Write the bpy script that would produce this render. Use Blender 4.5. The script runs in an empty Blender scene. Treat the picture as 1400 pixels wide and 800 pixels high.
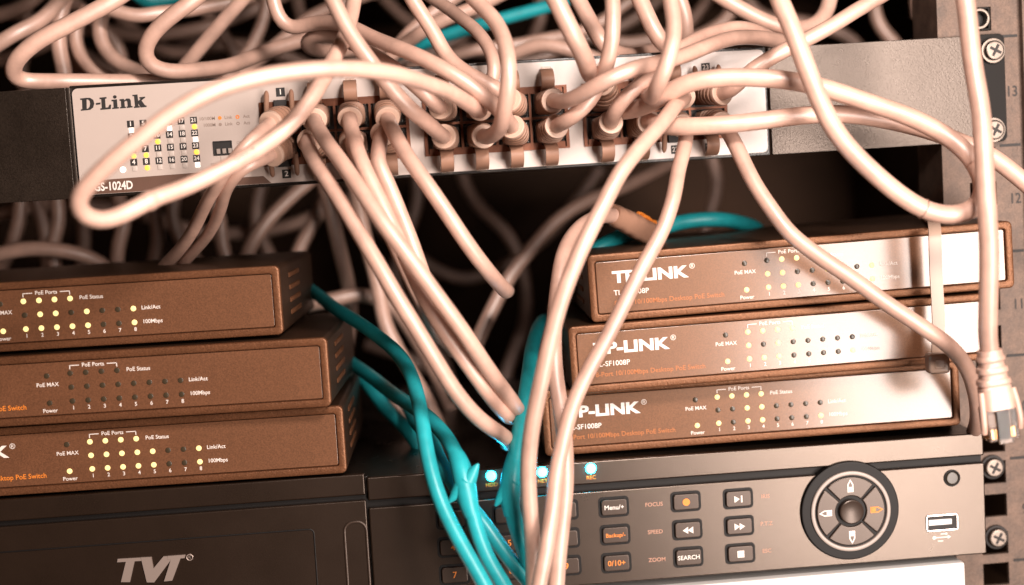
import bpy, bmesh, math, random
from mathutils import Vector, Matrix
rnd = random.Random(7)
S = bpy.context.scene
COL = S.collection
MM = 0.001
# ------------------------------------------------------------------ camera, world, lamps, exposure
CAM = Vector((-14.8, -586.1, -20.0)); PITCH, ROLL, YAW, FOC = math.radians(-5.02), math.radians(-3.59), math.radians(4.36), 1970.0
_f = Vector((math.sin(YAW)*math.cos(PITCH), math.cos(YAW)*math.cos(PITCH), math.sin(PITCH)))
_r = Vector((math.cos(YAW), -math.sin(YAW), 0)); _u = _r.cross(_f)
RR = _r*math.cos(ROLL) + _u*math.sin(ROLL); UU = -_r*math.sin(ROLL) + _u*math.cos(ROLL)
cd = bpy.data.cameras.new('camera'); cam = bpy.data.objects.new('camera', cd); COL.objects.link(cam)
M3 = Matrix((RR, UU, -_f)).transposed()
cam.matrix_world = Matrix.Translation(CAM*MM) @ M3.to_4x4()
cd.sensor_width = 36; cd.lens = FOC/1400*36; cd.clip_start = 0.02; cd.clip_end = 20
cd.dof.use_dof = True; cd.dof.focus_distance = 0.572; cd.dof.aperture_fstop = 4.4
S.camera = cam
w = bpy.data.worlds.new('World'); S.world = w; w.use_nodes = True
w.node_tree.nodes['Background'].inputs[0].default_value = (1.0, 0.50, 0.28, 1); w.node_tree.nodes['Background'].inputs[1].default_value = 0.035
def lamp(name, loc, target, sx, sy, power, color, spread=180):
    l = bpy.data.lights.new(name, 'AREA'); l.shape = 'RECTANGLE'; l.size = sx; l.size_y = sy; l.energy = power; l.color = color; l.spread = math.radians(spread)
    o = bpy.data.objects.new(name, l); COL.objects.link(o); o.location = loc
    o.rotation_euler = (Vector(target)-Vector(loc)).to_track_quat('-Z', 'Y').to_euler()
    return o
lamp('window_light', (0.46, -0.86, -0.10), (0.10, 0.0, -0.06), 0.30, 0.78, 11.5, (1.0, 0.86, 0.78))
lamp('camera_lamp', (0.13, -0.46, 0.19), (0.02, 0, -0.05), 0.09, 0.07, 2.45, (1.0, 0.87, 0.80))
S.view_settings.view_transform = 'Standard'; S.view_settings.look = 'None'; S.view_settings.exposure = 0.45; S.view_settings.gamma = 1.0
S.render.engine = 'CYCLES'

def at(px, py, Y=0.0):
    """a point of the photograph at a chosen depth (mm) in the place"""
    d = RR*(px-700) - UU*(py-400) + _f*FOC
    return CAM + d*((Y-CAM.y)/d.y)

# ------------------------------------------------------------------ materials
MATS = {}
def mat(name, col, rough=.5, metal=0., spec=.5, bump=None, var=.0, vscale=60, coat=0., crough=.08, ior=1.5, cior=1.5, grain=0., rand=0., stint=None, emit=None, estr=0., trans=0., alpha=1.):
    m = bpy.data.materials.new(name); m.use_nodes = True; n = m.node_tree.nodes; L = m.node_tree.links
    b = n['Principled BSDF']; c = (*col, 1)
    b.inputs['Base Color'].default_value = c; b.inputs['Roughness'].default_value = rough; b.inputs['Metallic'].default_value = metal
    b.inputs['Specular IOR Level'].default_value = spec; b.inputs['Coat Weight'].default_value = coat; b.inputs['Coat Roughness'].default_value = crough
    b.inputs['IOR'].default_value = ior; b.inputs['Coat IOR'].default_value = cior
    b.inputs['Transmission Weight'].default_value = trans
    if stint: b.inputs['Specular Tint'].default_value = (*stint, 1)
    if emit: b.inputs['Emission Color'].default_value = (*emit, 1); b.inputs['Emission Strength'].default_value = estr
    tc = n.new('ShaderNodeTexCoord')
    if var:
        t = n.new('ShaderNodeTexNoise'); t.inputs['Scale'].default_value = vscale; t.inputs['Detail'].default_value = 6; t.inputs['Roughness'].default_value = .65
        L.new(tc.outputs['Object'], t.inputs['Vector'])
        r = n.new('ShaderNodeValToRGB'); r.color_ramp.elements[0].position = .3; r.color_ramp.elements[1].position = .7
        r.color_ramp.elements[0].color = tuple(max(0, v*(1-var)) for v in col)+(1,); r.color_ramp.elements[1].color = tuple(min(1, v*(1+var*.6)) for v in col)+(1,)
        L.new(t.outputs['Fac'], r.inputs['Fac']); L.new(r.outputs['Color'], b.inputs['Base Color'])
        mr = n.new('ShaderNodeMapRange'); mr.inputs['To Min'].default_value = max(0, rough*(1-var*.5)); mr.inputs['To Max'].default_value = min(1, rough*(1+var*.5))
        L.new(t.outputs['Fac'], mr.inputs['Value']); L.new(mr.outputs['Result'], b.inputs['Roughness'])
    if grain or rand:
        src = b.inputs['Base Color'].links[0].from_socket if b.inputs['Base Color'].links else None
        mx = n.new('ShaderNodeMix'); mx.data_type = 'RGBA'; mx.blend_type = 'MULTIPLY'; mx.inputs[0].default_value = 1
        if src: L.new(src, mx.inputs[6])
        else: mx.inputs[6].default_value = c
        mr2 = n.new('ShaderNodeMapRange')
        if grain:
            g = n.new('ShaderNodeTexNoise'); g.inputs['Scale'].default_value = 2300; g.inputs['Detail'].default_value = 1; L.new(tc.outputs['Object'], g.inputs['Vector'])
            mr2.inputs['From Min'].default_value = .3; mr2.inputs['From Max'].default_value = .7; mr2.inputs['To Min'].default_value = 1-grain; mr2.inputs['To Max'].default_value = 1+grain; L.new(g.outputs['Fac'], mr2.inputs['Value'])
        else:
            oi = n.new('ShaderNodeObjectInfo'); mr2.inputs['To Min'].default_value = 1-rand; mr2.inputs['To Max'].default_value = 1+rand*.4; L.new(oi.outputs['Random'], mr2.inputs['Value'])
        L.new(mr2.outputs['Result'], mx.inputs[7]); L.new(mx.outputs[2], b.inputs['Base Color'])
    if bump:
        t2 = n.new('ShaderNodeTexNoise'); t2.inputs['Scale'].default_value = bump[0]; t2.inputs['Detail'].default_value = 3
        L.new(tc.outputs['Object'], t2.inputs['Vector'])
        bp = n.new('ShaderNodeBump'); bp.inputs['Strength'].default_value = bump[1]; bp.inputs['Distance'].default_value = .0004
        L.new(t2.outputs['Fac'], bp.inputs['Height']); L.new(bp.outputs['Normal'], b.inputs['Normal'])
    MATS[name] = m; return m
mat('cream_pvc', (.63, .395, .308), .43, spec=.9, ior=1.6, var=.24, vscale=70, bump=(500, .06), rand=.16)
mat('tan_pvc', (.40, .235, .15), .45, spec=.4, var=.15, vscale=60)
mat('teal_pvc', (.018, .38, .42), .38, spec=.5, var=.25, vscale=70, bump=(400, .08))
mat('boot_rubber', (.33, .18, .12), .5, spec=.35, var=.10, vscale=90)
mat('collar', (.56, .38, .29), .45, var=.05)
mat('clear_plastic', (.95, .84, .76), .12, spec=.5, trans=.97, ior=1.28)
mat('gold_pin', (.75, .42, .16), .3, metal=1)
mat('orange_wire', (.75, .22, .03), .45)
mat('switch_white', (.52, .425, .375), .33, spec=.9, ior=1.7, var=.03, vscale=40, bump=(1600, .10))
mat('black_metal', (.012, .008, .006), .28, spec=.5, var=.2, vscale=80, bump=(1500, .25), grain=.3)
mat('ear_metal', (.016, .011, .008), .28, spec=.6, ior=1.55, stint=(1, .84, .74), var=.3, vscale=60, bump=(1500, .25), grain=.35)
mat('black_flange', (.010, .008, .007), .6, spec=.2, var=.2, vscale=80)
mat('bright_steel', (.17, .14, .12), .4, metal=1, bump=(600, .1))
mat('copper_shell', (.17, .06, .03), .38, metal=.5, var=.25, vscale=200)
mat('port_dark', (.012, .008, .007), .6)
mat('stripe_brown', (.125, .065, .045), .4, var=.1)
mat('ink_black', (.012, .009, .008), .6)
mat('ink_white', (.80, .72, .66), .5)
mat('ink_grey', (.30, .22, .18), .5)
mat('ink_orange', (.80, .23, .025), .5)
mat('case_paint', (.034, .017, .010), .42, spec=.5, stint=(1, .7, .5), var=.25, vscale=45, bump=(1300, .3), grain=.35)
mat('bronze_plastic', (.125, .051, .024), .38, metal=.25, spec=.6, stint=(1, .66, .47), var=.15, vscale=50, bump=(1300, .4), grain=.3)
mat('panel_film', (.122, .049, .023), .46, spec=.8, var=.10, vscale=35, bump=(1800, .06), coat=1., cior=1.62, crough=.17, grain=.25, stint=(1, .68, .48))
mat('led_lit', (.5, .4, .18), .4, emit=(1.0, .74, .28), estr=.8)
mat('led_yellow', (.5, .3, .05), .4, emit=(1.0, .58, .06), estr=1.0)
mat('led_white', (.9, .88, .82), .4, emit=(1.0, .93, .84), estr=1.1)
mat('led_amber', (.9, .5, .1), .4, emit=(1.0, .42, .03), estr=1.1)
mat('led_off', (.045, .032, .018), .3)
mat('led_clear', (.52, .44, .39), .4)
mat('led_cyan', (.3, .9, 1.), .3, emit=(.004, .62, 1.0), estr=95)
mat('ink_pink', (.48, .25, .17), .5)
mat('ink_orange_glare', (.42, .13, .03), .5)  # duller orange: glare fading the right stack's print is put into the colour
mat('recorder_plastic', (.014, .008, .0052), .28, spec=.7, ior=1.6, stint=(1, .82, .70), var=.18, vscale=30, bump=(2600, .09), grain=.25)
mat('recorder_groove', (.006, .0045, .004), .5, spec=.25)
mat('key_plastic', (.035, .022, .016), .34, spec=.6, ior=1.5, stint=(1, .86, .78), var=.12, vscale=90)
mat('key_light', (.34, .28, .245), .35, spec=.5)
mat('chrome', (.72, .66, .62), .12, metal=1)
mat('emblem', (.62, .50, .44), .28, metal=.7)
mat('rail_steel', (.14, .09, .066), .55, metal=.2, var=.45, vscale=160, bump=(700, .3), grain=.25)
mat('back_metal', (.055, .030, .019), .6, spec=.05, var=.4, vscale=9)
mat('white_case', (.80, .77, .74), .4, spec=.6)
mat('nylon', (.44, .31, .24), .35, spec=.5, trans=.2)
mat('tape', (.82, .70, .62), .45)

# ------------------------------------------------------------------ mesh builder (mm)
class MB:
    def __init__(s): s.v = []; s.f = []
    def add(s, vs, fs):
        o = len(s.v); s.v += [tuple(p) for p in vs]; s.f += [tuple(i+o for i in f) for f in fs]; return s
    def box(s, x0, x1, y0, y1, z0, z1, b=0., seg=2):
        bm = bmesh.new(); bmesh.ops.create_cube(bm, size=1)
        for v in bm.verts: v.co = Vector(((x0+x1)/2+v.co.x*(x1-x0), (y0+y1)/2+v.co.y*(y1-y0), (z0+z1)/2+v.co.z*(z1-z0)))
        if b: bmesh.ops.bevel(bm, geom=list(bm.edges), offset=b, segments=seg, profile=.5, affect='EDGES')
        bm.verts.index_update()
        s.add([v.co[:] for v in bm.verts], [[v.index for v in f.verts] for f in bm.faces]); bm.free(); return s
    def loops(s, L, closed=True, cap0=True, cap1=True):
        n = len(L[0]); vs = [p for l in L for p in l]; fs = []
        for i in range(len(L)-1):
            for j in range(n if closed else n-1):
                k = (j+1) % n; fs.append((i*n+j, i*n+k, (i+1)*n+k, (i+1)*n+j))
        if cap0: fs.append(tuple(range(n))[::-1])
        if cap1: fs.append(tuple((len(L)-1)*n+j for j in range(n)))
        return s.add(vs, fs)
    def plate(s, o, y0, y1, b=0., ins=None):
        """outline list o [(x,z)], front y0 with a rounded edge b, back y1"""
        if b and ins: L = [[(x, y0, z) for x, z in ins(b)], [(x, y0+b*.3, z) for x, z in ins(b*.3)], [(x, y0+b, z) for x, z in o], [(x, y1, z) for x, z in o]]
        else: L = [[(x, y0, z) for x, z in o], [(x, y1, z) for x, z in o]]
        return s.loops(L)
    def rr(s, cx, cz, w, h, r, y0, y1, b=0., n=4):
        return s.plate(rr(cx, cz, w, h, r, n), y0, y1, b, lambda k: rr(cx, cz, w-2*k, h-2*k, max(.05, r-k), n))
    def frame(s, cx, cz, w, h, r, t, y0, y1, b=.4, n=4, ri=None):
        O = lambda k: rr(cx, cz, w-2*k, h-2*k, max(.05, r-k), n)
        I = lambda k: rr(cx, cz, w-2*t+2*k, h-2*t+2*k, (ri if ri is not None else max(.1, r-t))+k, n)
        L = [(O(0), y1), (O(0), y0+b), (O(b*.3), y0+b*.3), (O(b), y0), (I(b), y0), (I(b*.3), y0+b*.3), (I(0), y0+b), (I(0), y1)]
        return s.loops([[(x, y, z) for x, z in o] for o, y in L], cap0=False, cap1=False)
    def disc(s, cx, cz, r, y0, y1, n=20, b=0.):
        c = lambda k: [(cx+(r-k)*math.cos(2*math.pi*i/n), cz+(r-k)*math.sin(2*math.pi*i/n)) for i in range(n)]
        return s.plate(c(0), y0, y1, b, c)
    def ring(s, cx, cz, r0, r1, y0, y1, n=48, b=.5):
        L = [(r1, y1), (r1, y0+b), (r1-b*.3, y0+b*.3), (r1-b, y0), (r0+b, y0), (r0+b*.3, y0+b*.3), (r0, y0+b), (r0, y1)]
        return s.loops([[(cx+r*math.cos(2*math.pi*i/n), y, cz+r*math.sin(2*math.pi*i/n)) for i in range(n)] for r, y in L], cap0=False, cap1=False)
    def flat(s, poly, y):
        return s.add([(x, y, z) for x, z in poly], [tuple(range(len(poly)))])
    def text(s, body, x, z, y, size, bold=0., ax='CENTER', shear=0., sx=1., slope=0.):
        c = bpy.data.curves.new('t', 'FONT'); c.body = body; c.size = size; c.offset = bold*size; c.align_x = ax; c.align_y = 'CENTER'; c.shear = shear; c.resolution_u = 3
        o = bpy.data.objects.new('t', c); me = o.to_mesh()
        s.add([(x+v.co.x*sx, y, z+v.co.y+v.co.x*slope) for v in me.vertices], [tuple(p.vertices) for p in me.polygons])
        o.to_mesh_clear(); bpy.data.objects.remove(o); bpy.data.curves.remove(c); return s
    def xf(s, M):
        s.v = [tuple(M @ Vector(p)) for p in s.v]; return s
    def shift(s, dx, dy, dz):
        s.v = [(a+dx, b+dy, c+dz) for a, b, c in s.v]; return s
    def build(s, name, m, parent=None, smooth=40):
        me = bpy.data.meshes.new(name); me.from_pydata([(a*MM, b*MM, c*MM) for a, b, c in s.v], [], s.f)
        bm = bmesh.new(); bm.from_mesh(me); bmesh.ops.recalc_face_normals(bm, faces=bm.faces); bm.to_mesh(me); bm.free()
        if smooth: me.shade_smooth(); me.set_sharp_from_angle(angle=math.radians(smooth))
        me.materials.append(MATS[m]); o = bpy.data.objects.new(name, me); COL.objects.link(o)
        if smooth == 40:
            wn = o.modifiers.new('wn', 'WEIGHTED_NORMAL'); wn.mode = 'FACE_AREA'; wn.weight = 100; wn.keep_sharp = True
        if parent: o.parent = parent
        return o
def rr(cx, cz, w, h, r, n=4):
    r = min(r, w/2-.01, h/2-.01); P = []
    for k, (sx, sz) in enumerate(((1, 1), (-1, 1), (-1, -1), (1, -1))):
        for i in range(n+1):
            a = math.pi/2*(k+i/n); P.append((cx+sx*(w/2-r)+r*math.cos(a), cz+sz*(h/2-r)+r*math.sin(a)))
    return P
def tag(o, label, cat, group=None, kind=None):
    if label: o['label'] = label
    if cat: o['category'] = cat
    if group: o['group'] = group
    if kind: o['kind'] = kind
    return o
def thing(name, label, cat, loc, group=None, rot=(0, 0, 0)):
    o = bpy.data.objects.new(name, None); COL.objects.link(o); o.empty_display_size = .01
    o.location = Vector(loc)*MM; o.rotation_euler = rot; return tag(o, label, cat, group)
def inst(src, parent, loc, name=None, m=None):
    o = src.copy(); COL.objects.link(o); o.parent = parent; o.location = Vector(loc)*MM
    if name: o.name = name
    return o
MESH = {}
def small(key, fn, m, name, parent, loc):
    """alike small pieces share their mesh data (one mesh per shape and material)"""
    if (key, m) not in MESH:
        o = fn(MB()).build(name, m, parent); MESH[(key, m)] = o.data
    else:
        o = bpy.data.objects.new(name, MESH[(key, m)]); COL.objects.link(o); o.parent = parent
    o.location = Vector(loc)*MM; return o

# ------------------------------------------------------------------ setting: the inside of the rack
tag(MB().box(-330, 330, 395, 400, -420, 260).build('rack_back_wall', 'back_metal'), None, None, kind='structure')
tag(MB().box(300, 304, 30, 394, -420, 260).build('rack_side_wall', 'back_metal'), None, None, kind='structure')
tag(MB().box(-304, -300, 30, 394, -420, 260).build('rack_side_wall', 'back_metal'), None, None, kind='structure')
tag(MB().box(-299, 299, 10, 394, 78, 82).build('shade_ceiling', 'back_metal'), None, None, kind='structure')  # unseen top, set low so that it shades the upper back cables
tag(MB().box(-299, 299, -60, 394, -262, -258).build('rack_floor', 'back_metal'), None, None, kind='structure')

# right mounting rail with punched square holes
rail = thing('rack_rail', 'brown steel rack rail with square holes, ticks and unit numbers', 'rack rail', (231, 3, -258))
def rl(x0, x1, y0, y1, z0, z1, mb): mb.box(x0-231, x1-231, y0-3, y1-3, z0+258, z1+258)
mb = MB(); rl(213.5, 225, 2, 4, -258, 200, mb); rl(236.5, 248.6, 2, 4, -258, 200, mb)
HOLES = [28.4-44.45*k/1.0+d for k in range(-3, 7) for d in (0, -13.6, -28.0)]
HOLES = sorted(h for h in HOLES if -250 < h < 195)
prev = -258
for h in HOLES: rl(225, 236.5, 2, 4, prev, h-4.9, mb); prev = h+4.9
rl(225, 236.5, 2, 4, prev, 200, mb)
rl(248.6, 251, -1.0, 30, -258, 200, mb); rl(213.5, 216, 4, 30, -258, 200, mb)
mb.build('channel', 'rail_steel', rail, 30)
for z, t in ((-2.3, '13'), (-47, '12'), (-91.7, '11'), (-135.4, '10'), (-180, '9')): MB().text(t, 244.4-231, z+258, -1.15, 6.2, .012, sx=.86).build('unit_number', 'ink_black', rail, 0)
for z in (65.2, 20.8, -24.4, -69.0, -113.3, -157.5, -202): small('tick', lambda m: m.box(7.5, 16.4, -1.3, 0, -.55, .55), 'ink_black', 'unit_tick', rail, (0, 0, z+258))
cg = thing('cage_nut', 'empty steel cage nut clipped in the square hole above the white switch ear', 'cage nut', (230.8, 2, 28.4))
MB().ring(0, 0, 3.1, 4.3, -2.6, 3, 24, .3).build('nut_collar', 'bright_steel', cg); MB().frame(0, 0, 9.6, 9.6, .8, .8, -1.2, 2, .2).build('cage', 'black_flange', cg); MB().disc(0, 0, 3.0, 1.5, 3).build('bore', 'port_dark', cg)
def rack_screw(loc, label, wash='bright_steel'):
    t = thing('rack_screw', label, 'screw', loc, 'screws in the rack rail')
    MB().ring(0, 0, 3.2, 5.2, -.8, .4, 28, .3).build('washer', wash, t)
    m = MB().disc(0, 0, 4.1, -3.0, 0, 24, 1.1); m.build('head', 'bright_steel', t)
    c = MB().box(-2.6, 2.6, -3.1, -2.8, -.55, .55).box(-.55, .55, -3.12, -2.8, -2.6, 2.6); c.xf(Matrix.Rotation(.5, 4, 'Y')); c.build('cross_slot', 'port_dark', t, 0)
rack_screw((235.0, -2.2, 14.9), 'upper steel screw in the black ear beside number 13', 'bright_steel')
rack_screw((234.0, -2.2, -17.7), 'lower steel screw in the black ear under number 13', 'bright_steel')
rack_screw((230.4, 1.4, -160.5), 'steel screw on dark washer beside the top right corner of the recorder', 'port_dark')
rack_screw((231.0, 1.4, -191.0), 'steel screw on dark washer beside the bottom right corner of the recorder', 'port_dark')

# ------------------------------------------------------------------ white 24 port switch (face in the plane y = 0)
sw = thing('network_switch', 'white faced 24 port rack switch with black ears, crowded with cables', 'network switch', (0, 0, -22))
def P(mb): return mb.shift(0, 0, 22)
P(MB().box(-140.5, 140.5, 1.2, 180, -22.3, 22.3, .6)).build('case', 'black_metal', sw)
BL = [(-66.5, -7.3), (-1.6, 57.2), (63.2, 122.9)]; BZ = (-14.2, 11.3)
xs = [-139.2, -137]; 
for a, b in BL: xs += [a, b]
xs += [137, 139.2]; zs = [-21, -18.8, BZ[0], BZ[1], 18.8, 21]
mb = MB()
for i in range(len(xs)-1):
    for j in range(len(zs)-1):
        if j == 2 and any(abs(xs[i]-a) < 1e-6 for a, b in BL): continue
        x0, x1, z0, z1 = xs[i], xs[i+1], zs[j], zs[j+1]; ci = i in (0, len(xs)-2); cj = j in (0, len(zs)-2)
        if ci and cj:
            ox = 1 if i else -1; oz = 1 if j else -1; cx = x0 if i else x1; cz = z0 if j else z1
            pts = [(cx, cz)]+[(cx+ox*2.2*math.cos(k*math.pi/8), cz+oz*2.2*math.sin(k*math.pi/8)) for k in range(5)]
        else: pts = [(x0, z0), (x1, z0), (x1, z1), (x0, z1)]
        mb.loops([[(x, 0, z) for x, z in pts], [(x, 1.1, z) for x, z in pts]], cap1=False)
P(mb).build('faceplate', 'switch_white', sw, 0)
for side, nm in ((-1, 'ear'), (1, 'ear')):
    m = MB()
    x0, x1 = (140.9, 227) if side > 0 else (-241, -141.6)
    m.box(x0, x1, -.2, 1.6, -22.2, 21.6, .3)
    if side < 0: m.box(-141.4, -140.7, -.6, 3, -22.0, 21.6, .1)
    e = P(m).build('rack_ear', 'ear_metal', sw)
    if side > 0: P(MB().rr(233.6, -.4, 14.2, 44.6, 2.6, -.9, 1.7, .4)).build('ear_flange', 'black_flange', e)
    else: P(MB().box(-140.65, -139.8, -.9, 1, -21.6, 21.4, .1)).build('edge_strip', 'bright_steel', e)
PORT = {}
for bi, (a, b) in enumerate(BL):
    p = (b-a-2.6)/4; m = MB(); d = MB()
    zc = (BZ[0]+BZ[1])/2
    m.box(a, a+1.3, -.9, 9, *BZ).box(b-1.3, b, -.9, 9, *BZ).box(a+1.3, b-1.3, -.8, 9, zc-.5, zc+.5)
    m.box(a+1.3, b-1.3, -.8, 9, BZ[0], BZ[0]+.7).box(a+1.3, b-1.3, -.8, 9, BZ[1]-.7, BZ[1])
    for k in range(4):
        cx = a+1.3+p*(k+.5); PORT[(bi+1, k+1, 1)] = Vector((cx, 0, zc+5.7)); PORT[(bi+1, k+1, 0)] = Vector((cx, 0, zc-5.7))
        if k: m.box(cx-p/2-.5, cx-p/2+.5, -.7, 9, BZ[0]+.7, BZ[1]-.7)
        for sgn in (1, -1):
            zo = zc+sgn*((BZ[1]-BZ[0])/2-.7)
            for s2 in (-1, 1):
                z0, z1 = sorted((zo, zo-sgn*2.2)); m.box(*sorted((cx+s2*3.1, cx+s2*(p/2-.5))), -.6, 8, z0, z1)
                z0, z1 = sorted((zo, zo-sgn*1.0)); m.box(*sorted((cx+s2*1.9, cx+s2*3.1)), -.5, 8, z0, z1)
    d.box(a, b, 9, 10, *BZ)
    blk = P(m).build('port_block', 'copper_shell', sw, 0); P(d).build('port_back', 'port_dark', blk, 0)
# number squares, lights, print
sq = lambda h: (lambda m: m.box(-h, h, -.12, .3, -h, h))
bk = MB()
state = {1: 'led_white', 5: 'led_amber', 3: 'led_amber', 7: 'led_yellow', 8: 'led_yellow', 10: 'led_yellow', 13: 'led_white', 21: 'led_yellow', 22: 'led_white', 23: 'led_amber', 24: 'led_white'}
for n in range(1, 25):
    c, r = divmod(n-1, 4); x = -117.5+4.95*c; z = 5.9-5.05*r
    nq = small('tag', sq(1.35), 'ink_black', 'number_square', sw, (x, 0, z+22)); MB().text(str(n), 0, 0, -.2, 2.5 if n < 10 else 2.2, .02).build('numeral', 'ink_white', nq, 0)
    if state.get(n) in ('led_yellow', 'led_amber'): small('ledd', lambda m: m.disc(0, 0, 1.05, -.4, .3, 16, .3), state[n], 'port_light', sw, (x+.15, 0, z-2.55+22))
    else: small('leds', lambda m: m.box(-.95, .95, -.3, .3, -1.0, 1.0, .15), state.get(n, 'led_clear'), 'port_light', sw, (x+.15, 0, z-2.55+22))
small('ledp', lambda m: m.disc(0, 0, 1.2, -.3, .3, 16, .2), 'led_white', 'power_light', sw, (-122, 0, -11.9+22))
for n in range(1, 25):
    b_, k = divmod(n-1, 8); c = k//2+1; top = n % 2 == 1; x = PORT[(b_+1, c, 1)].x; z = 15.0 if top else -17.6
    nq = small('tag2', sq(1.75), 'ink_black', 'number_square', sw, (x+.4, 0, z+22)); MB().text(str(n), 0, 0, -.2, 3.0 if n < 10 else 2.7, .02).build('numeral', 'ink_white', nq, 0)
def zpoly(pts, sc, ox, oy, Y=0):
    o = []
    for a, b in pts:
        q = at(ox+a/sc, oy+b/sc, Y); o.append((q.x, q.z))
    return o
LOGO = [[(48,124),(92,119),(94,204),(52,208),(53,199),(63,196),(61,134),(49,134)],
 [(155,155),(187,151),(187,164),(156,168)],
 [(180,118),(228,113),(229,124),(219,126),(223,186),(240,184),(248,166),(260,165),(258,196),(186,202),(186,192),(196,190),(192,128),(181,129)],
 [(262,133),(300,129),(304,183),(313,182),(313,192),(267,196),(267,187),(277,186),(274,143),(263,144)],
 [(317,129),(348,126),(349,136),(365,124),(385,124),(394,136),(397,175),(406,175),(407,185),(366,189),(366,179),(373,178),(370,145),(362,139),(351,146),(354,180),(361,179),(361,189),(321,192),(320,183),(329,182),(326,140),(317,140)],
 [(405,99),(440,96),(445,140),(462,126),(453,124),(452,115),(492,111),(493,120),(485,123),(468,138),(492,170),(502,172),(503,182),(462,186),(445,158),(447,175),(455,176),(456,186),(416,189),(415,179),(423,178),(416,108),(406,109)],
 [(285+13*math.cos(i*math.pi/6), 113+12*math.sin(i*math.pi/6)) for i in range(12)]]
lg = MB()
for p in LOGO: lg.flat(zpoly(p, 5, 100, 110), -.08)
OUT = [(85,119.6),(115,119),(138,133),(145,158),(138,185),(118,201),(88,205)]; INN = [(88,131),(103,131),(113,141),(117,160),(112,182),(102,193),(89,195)]
for i in range(6): lg.flat(zpoly([OUT[i], OUT[i+1], INN[i+1], INN[i]], 5, 100, 110), -.1)
P(lg).build('logo', 'ink_black', sw, 0)
P(MB().flat([(-139, -20.9), (-88, -20.9), (-91.5, -14.9), (-138.9, -15.6)], -.06).flat([(-88, -20.9), (-64, -20.9), (-67, -17.9), (-89.6, -17.9)], -.06)).build('model_stripe', 'stripe_brown', sw, 0)
P(MB().text('DGS-1024D', -136.6, -18.3, -.15, 4.6, .025, 'LEFT', sx=.78)).build('model_lettering', 'ink_white', sw, 0)
for z, t in ((6.2, '10/100M'), (3.6, '1000M')):
    bk.text(t, -84.2, z, -.1, 1.8, .015, 'RIGHT').text('Link', -80.6, z, -.1, 1.8, .015, 'LEFT').text('Act', -73.2, z, -.1, 1.8, .015, 'LEFT')
bk.disc(-82.4, 3.6, .65, -.1, 0, 12).ring(-75.4, 3.6, .35, .7, -.1, 0, 16, .02)
bk.text('SEE', -87.5, -12.2, -.1, 1.6, 0, 'LEFT').text('Trunk/Priority', -87.5, -14.0, -.1, 1.6, 0, 'LEFT').box(-83.4, -83.2, -.1, 0, -12, -9).box(-84.6, -83.2, -.1, 0, -12.2, -12).text('ON', -76.6, -4, -.1, 1.6, 0, 'LEFT')
P(bk).build('printed_legend', 'ink_grey', sw, 0)
P(MB().disc(-82.4, 6.2, .75, -.12, 0, 14).ring(-75.4, 6.2, .35, .8, -.12, 0, 16, .02)).build('legend_dots', 'ink_orange', sw, 0)
dip = P(MB().frame(-82.2, -5.8, 7.6, 5.8, .3, .5, -.4, .2, .1).box(-85.7, -78.7, -.05, .1, -8.4, -3.2)).build('dip_switch', 'ink_black', sw, 0)
for k in range(3): P(MB().box(-84.6+k*2.3, -83.2+k*2.3, -1.0, 0, -8.0, -6.0, .1)).build('slider', 'key_light', dip)

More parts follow.
